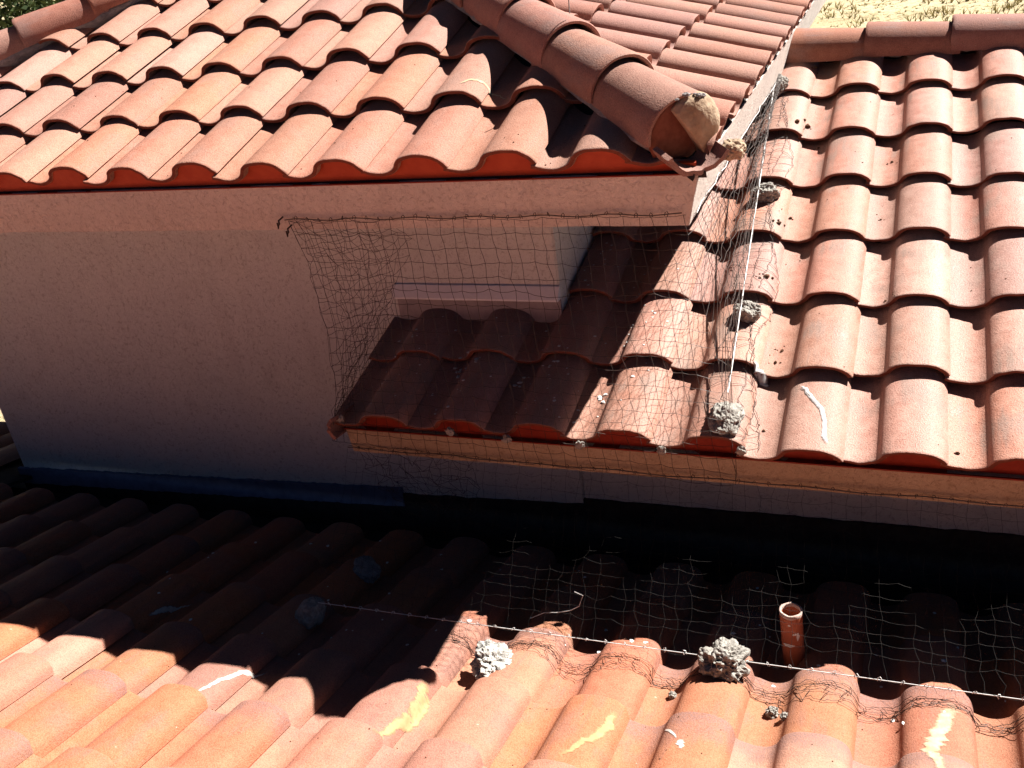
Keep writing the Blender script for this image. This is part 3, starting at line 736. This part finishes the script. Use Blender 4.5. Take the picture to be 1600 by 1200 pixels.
# ------------------------------------------------------------------ bird nets
def net(name, T, B, ns, nt, label, mat, r=.0011, jit=.006, sag=None, seed=0, skew=0., group='black bird nets', sub=2, drop=.0):
    """strings between two boundary lines: ns strings down, nt across; shared knots"""
    Tp = lerp_path(T, ns); Bp = lerp_path(B, ns); rr = random.Random(seed); G = []
    for i in range(ns+1):
        row = []
        for j in range(nt+1):
            t = j/nt; k2 = min(max(i+skew*t, 0), ns)
            p = Tp[i].lerp(Bp[i], t)
            if sag: p = p+sag(i/ns, t)
            if 0 < j < nt or (0 < i < ns): p = p+Vector((rr.gauss(0, jit), rr.gauss(0, jit*.6), rr.gauss(0, jit)))
            # slow wander so the strings are not ruled
            p = p+Vector((noise.noise(Vector((i*.16, j*.21, seed))), noise.noise(Vector((i*.16, j*.21, seed+9))), noise.noise(Vector((i*.16, j*.21, seed+5)))))*jit*2.2*math.sin(math.pi*min(1, t+.05))
            row.append(p)
        G.append(row)
    v = []; f = []
    def strand(P):
        Q = []
        for a, b in zip(P, P[1:]):
            Q.append(a); Q.append(a.lerp(b, .5)+Vector((0, 0, -(b-a).length*.05))+Vector((rr.gauss(0, .001), 0, 0)))
        Q.append(P[-1]); tube(v, f, Q, r, 3, False)
    for i in range(ns+1):
        if drop and rr.random() < drop: continue
        strand(G[i])
    for j in range(nt+1):
        if drop and rr.random() < drop: continue
        strand([G[i][j] for i in range(ns+1)])
    o = link(name, mesh(name, v, f), mat); tag(o, label, 'bird net', group)
    return o, G
# front net: hangs from both fascias, reaches the eave and the cord on the right roof
nA, nB = 31, 34
cord = [Vector((-.532, 2.87, -1.565)), Vector((-.585, 4.10, -1.155)), Vector((-.628, 4.93, -.93))]
def cpt(t): return lerp_path(cord, 100)[int(t*100)]
T1 = lerp_path([(-2.05, 2.822, -.937), (-.64, 2.818, -.94)], nA)+lerp_path([(-.618, 2.86, -.955), (-.615, 4.85, -.955)], nB)[1:]
B1 = lerp_path([(-2.03, 2.745, -1.80), (-.49, 2.742, -1.845)], nA)+lerp_path(cord, nB)[1:]
def sag1(s, t):
    k = math.exp(-s*14); m = math.sin(math.pi*t)
    back = Vector((.0, -.02, 0))*m if s < .47 else Vector((.02, 0, -.02))*m
    return Vector((.085*k*m, .0, 0))+back
n1, G1 = net('bird_net', T1, B1, nA+nB, 18, 'black net hung from the upper fascia down to the right eave and white cord', M['string'], jit=.0038, sag=sag1, seed=3, r=.0009)
# side return of the same net, bunched against the wall
T2 = [G1[0][j] for j in range(19)]
B2 = lerp_path([(-1.72, 2.90, -.972), (-1.80, 3.25, -1.15), (-2.0, 3.36, -1.42), (-2.03, 3.10, -1.57), (-2.035, 2.77, -1.74)], 18)
def net_between(name, L1, L2, nt, **kw): return net(name, L1, L2, len(L1)-1, nt, **kw)
net_between('bird_net', T2, B2, 9, label='bunched side panel of net between wall, soffit and eave end', mat=M['string'], jit=.008, seed=5, r=.0008)
T2b = lerp_path([(-2.04, 2.83, -.95), (-1.70, 2.83, -.95)], 8); B2b = lerp_path([(-1.99, 2.77, -1.72), (-1.97, 2.90, -1.66)], 8)
net_between('bird_net', T2b, B2b, 20, label='slack dense fold of net gathered beside the left edge of the front net', mat=M['string'], jit=.008, seed=6, r=.0008, sag=lambda s, t: Vector((.07*math.sin(math.pi*t), .06*math.sin(math.pi*t), 0)))
# lower net from the eave fascia out to the cable on the foreground roof
T3 = [(-1.995, 2.772, -1.832), (-1.3, 2.768, -1.838), (1.8, 2.768, -1.845)]
cab = [on(RD, -1.86, 2.205, .0)+Vector((0, 0, .03)), Vector((.354, 2.275, -2.150)), Vector((1.9, 2.32, -2.163))]
cab[0].z = -2.125
CAB = lambda x: Vector((x, cab[0].y+(x-cab[0].x)*(cab[1].y-cab[0].y)/(cab[1].x-cab[0].x), cab[0].z+(x-cab[0].x)*(cab[1].z-cab[0].z)/(cab[1].x-cab[0].x)))
L1 = lerp_path([(-1.99, 2.772, -1.832), (1.6, 2.768, -1.85)], 80); L2 = [CAB(-1.86+(3.46)*k/80) for k in range(81)]
n3, _ = net_between('bird_net', L1, L2, 14, label='lower net stretched from the right eave out to the long cable', mat=M['string_dark'], jit=.005, seed=7, r=.0004, sag=lambda s, t: Vector((0, 0, -.05*math.sin(math.pi*t))), drop=.12)
L1 = lerp_path([(-1.99, 2.775, -1.835), (-1.45, 2.775, -1.845)], 14); L2 = lerp_path([(-2.02, 3.10, -2.38), (-1.70, 3.15, -2.40)], 14)
net_between('bird_net', L1, L2, 12, label='tangled end of net hanging below the left corner of the right eave', mat=M['string'], jit=.014, seed=8, r=.0008)
# loose net hem on the tiles; some strands model cast string shadows
def hem(name, roof, lines, label, mat, cross, r=.0011, seed=0, hh=.004):
    v = []; f = []; rr = random.Random(seed); G = []
    for L in lines:
        G.append([on(roof, x+rr.gauss(0, .003), y+rr.gauss(0, .005)+noise.noise(Vector((x*7, y*5, seed)))*.014, hh+abs(rr.gauss(0, .002))) for (x, y) in L])
    for P in G: tube(v, f, P, r, 3, False)
    for a, b in zip(G, G[1:]):
        for k in range(0, len(a), cross):
            q = min(max(k+rr.choice((-2, -1, 0, 1, 2)), 0), len(b)-1); tube(v, f, [a[k], a[k].lerp(b[q], .5)+Vector((0, 0, .004)), b[q]], r, 3, False)
    return tag(link(name, mesh(name, v, f), mat), label, 'bird net', 'black bird nets')
xs = [-1.35+k*.012 for k in range(170)]
hem('net_hem_and_shadow', RD, [[(x, CAB(x).y-.005-d*(1+.35*math.sin(x*9+d*40))) for x in xs] for d in (.012, .032, .05, .072)], 'loose hem and modelled string shadows of the lower net over the sunlit tile crests', M['string'], 4, .0010, 3)
ys = [2.78+k*.014 for k in range(150)]
hem('net_hem_and_shadow', RC, [[(-.53-.045*(y-2.85)+d*(1+.4*math.sin(y*8+d*60)), y) for y in ys] for d in (-.06, -.03, .025, .05, .075)], 'loose hem and modelled string shadows of the front net beside the white cord', M['string'], 4, .0010, 4)
# cords, cables and the clips along them
def line_thing(name, pts, r, mat, label, cat, clips=0., clipmat=None, parent=None):
    v = []; f = []; tube(v, f, pts, r, 6)
    o = link(name, mesh(name, v, f, True), mat, parent); tag(o, label, None if parent else cat)
    if clips:
        L = sum((b-a).length for a, b in zip(pts, pts[1:])); n = int(L/clips); Q = lerp_path(pts, n)
        cv, cf = [], []; tube(cv, cf, [Vector((-.004, 0, -.006)), Vector((-.005, 0, .004)), Vector((0, 0, .009)), Vector((.005, 0, .004)), Vector((.004, 0, -.006))], .0013, 4)
        cm = mesh('clip', cv, cf); cm.materials.append(clipmat or mat)
        for k, q in enumerate(Q[1:-1]):
            c = link('clip', cm, None, o); c.location = q+Vector((0, 0, rnd.uniform(-.001, .002))); c.rotation_euler = (rnd.uniform(-.5, .5), rnd.uniform(-.5, .5), rnd.uniform(-.8, .8))
    return o
line_thing('cord', lerp_path(cord, 30), .0028, M['cable'], 'taut white cord running up the right roof between the mortar lumps', 'cord', parent=n1)
line_thing('cable', [CAB(-1.88+3.6*k/40) for k in range(41)], .0014, M['cable'], 'long thin cable with clips stretched across the foreground tiles', 'cable', .062)
line_thing('cord', [Vector((-2.06+1.42*k/30, 2.816, -.932+.004*math.sin(k*1.3))) for k in range(31)], .0022, M['string_pale'], 'thin cord along the foot of the upper front fascia', 'cord', .047, M['string'], n1)
line_thing('cord', [Vector((-1.99+3.6*k/40, 2.768-.003*math.sin(k), -1.838-.012*k/40+.003*math.sin(k*1.7))) for k in range(41)], .0022, M['string_pale'], 'thin cord along the fascia of the right wing', 'cord', .05, M['string'], n3)
line_thing('cord', [Vector((-.614+rnd.gauss(0, .003), 2.9+k*.1, -.958+rnd.gauss(0, .004))) for k in range(20)], .0014, M['cable'], 'frayed pale cord along the foot of the side fascia', 'cord', parent=n1)
v = []; f = []; tube(v, f, [Vector(p) for p in ((-1.15, 2.40, -2.235), (-1.10, 2.41, -2.21), (-1.05, 2.41, -2.20), (-1.0, 2.40, -2.175), (-.965, 2.40, -2.15), (-.95, 2.41, -2.11), (-.975, 2.40, -2.09))], .0016, 4)
tag(link('loose_string', mesh('loose_string', v, f), M['cable']), 'curl of loose pale string caught in the lower net', 'string')
# screw eyes at the net's upper left corner
for k, (x, z) in enumerate(((-2.075, -.925), (-2.045, -.955))):
    v = []; f = []; tube(v, f, [Vector((x, 2.83, z)), Vector((x, 2.80, z-.004)), Vector((x+.006, 2.792, z-.014)), Vector((x-.004, 2.795, z-.030)), Vector((x-.008, 2.80, z-.012))], .0032, 6)
    tag(link('screw_eye', mesh('screw_eye', v, f, True), M['string']), ('upper', 'lower')[k]+' dark screw eye at the top left corner of the front net', 'screw eye', 'screw eyes on the fascia')

# ------------------------------------------------------------------ garden beyond
tr = empty('tree', 'leafy dark green tree beyond the left hip', 'tree', (-11.2, 11.0, -5.2))
v = []; f = []
tube(v, f, [Vector(p) for p in ((0, 0, 0), (.05, .02, 1.2), (.0, .1, 2.4), (.1, .05, 3.6), (.05, 0, 4.6))], [.16, .13, .11, .08, .04], 10)
for k in range(9):
    a = k*2.4; z = 2.2+.28*k; tube(v, f, [Vector((0, .05, z)), Vector((math.cos(a)*.6, math.sin(a)*.6, z+.4)), Vector((math.cos(a)*1.3, math.sin(a)*1.3, z+.7))], [.05, .03, .012], 6)
link('trunk', mesh('trunk', v, f, True), M['bark'], tr)
v = []; f = []
cl = [(Vector((rnd.gauss(0, .9), rnd.gauss(0, .9), 4.3+rnd.gauss(0, .8))), rnd.uniform(.35, .7)) for k in range(70)]
for c, r_ in cl:
    for k in range(230):
        d = Vector((rnd.gauss(0, 1), rnd.gauss(0, 1), rnd.gauss(0, 1))).normalized()*r_*rnd.random()**.4; p = c+d
        a = Vector((rnd.gauss(0, 1), rnd.gauss(0, 1), rnd.gauss(0, .6))).normalized(); b = a.orthogonal().normalized(); b = b*math.cos(k)+a.cross(b)*math.sin(k); L = rnd.uniform(.06, .11)
        i = len(v); v += [p, p+a*L*.5+b*L*.28, p+a*L, p+a*L*.5-b*L*.28]; f.append((i, i+1, i+2, i+3))
link('crown', mesh('crown', v, f), M['leaf'], tr)
v = []; f = []
for k in range(2600):
    x = rnd.uniform(-6, 9); y = rnd.uniform(24, 46); h = rnd.uniform(.05, .28)*(1 if noise.noise(Vector((x*.5, y*.4, 0))) > -.05 else .25)
    for q in range(5):
        a = rnd.uniform(0, 6.28); w_ = .02; i = len(v)
        v += [Vector((x+math.cos(a)*w_, y+math.sin(a)*w_, -5.2)), Vector((x-math.cos(a)*w_, y-math.sin(a)*w_, -5.2)), Vector((x+rnd.gauss(0, .12), y+rnd.gauss(0, .12), -5.2+h))]; f.append((i, i+1, i+2))
tag(link('dry_grass', mesh('dry_grass', v, f), M['drygrass']), 'sparse dry grass on the soil beyond the ridge', 'grass', kind='stuff')
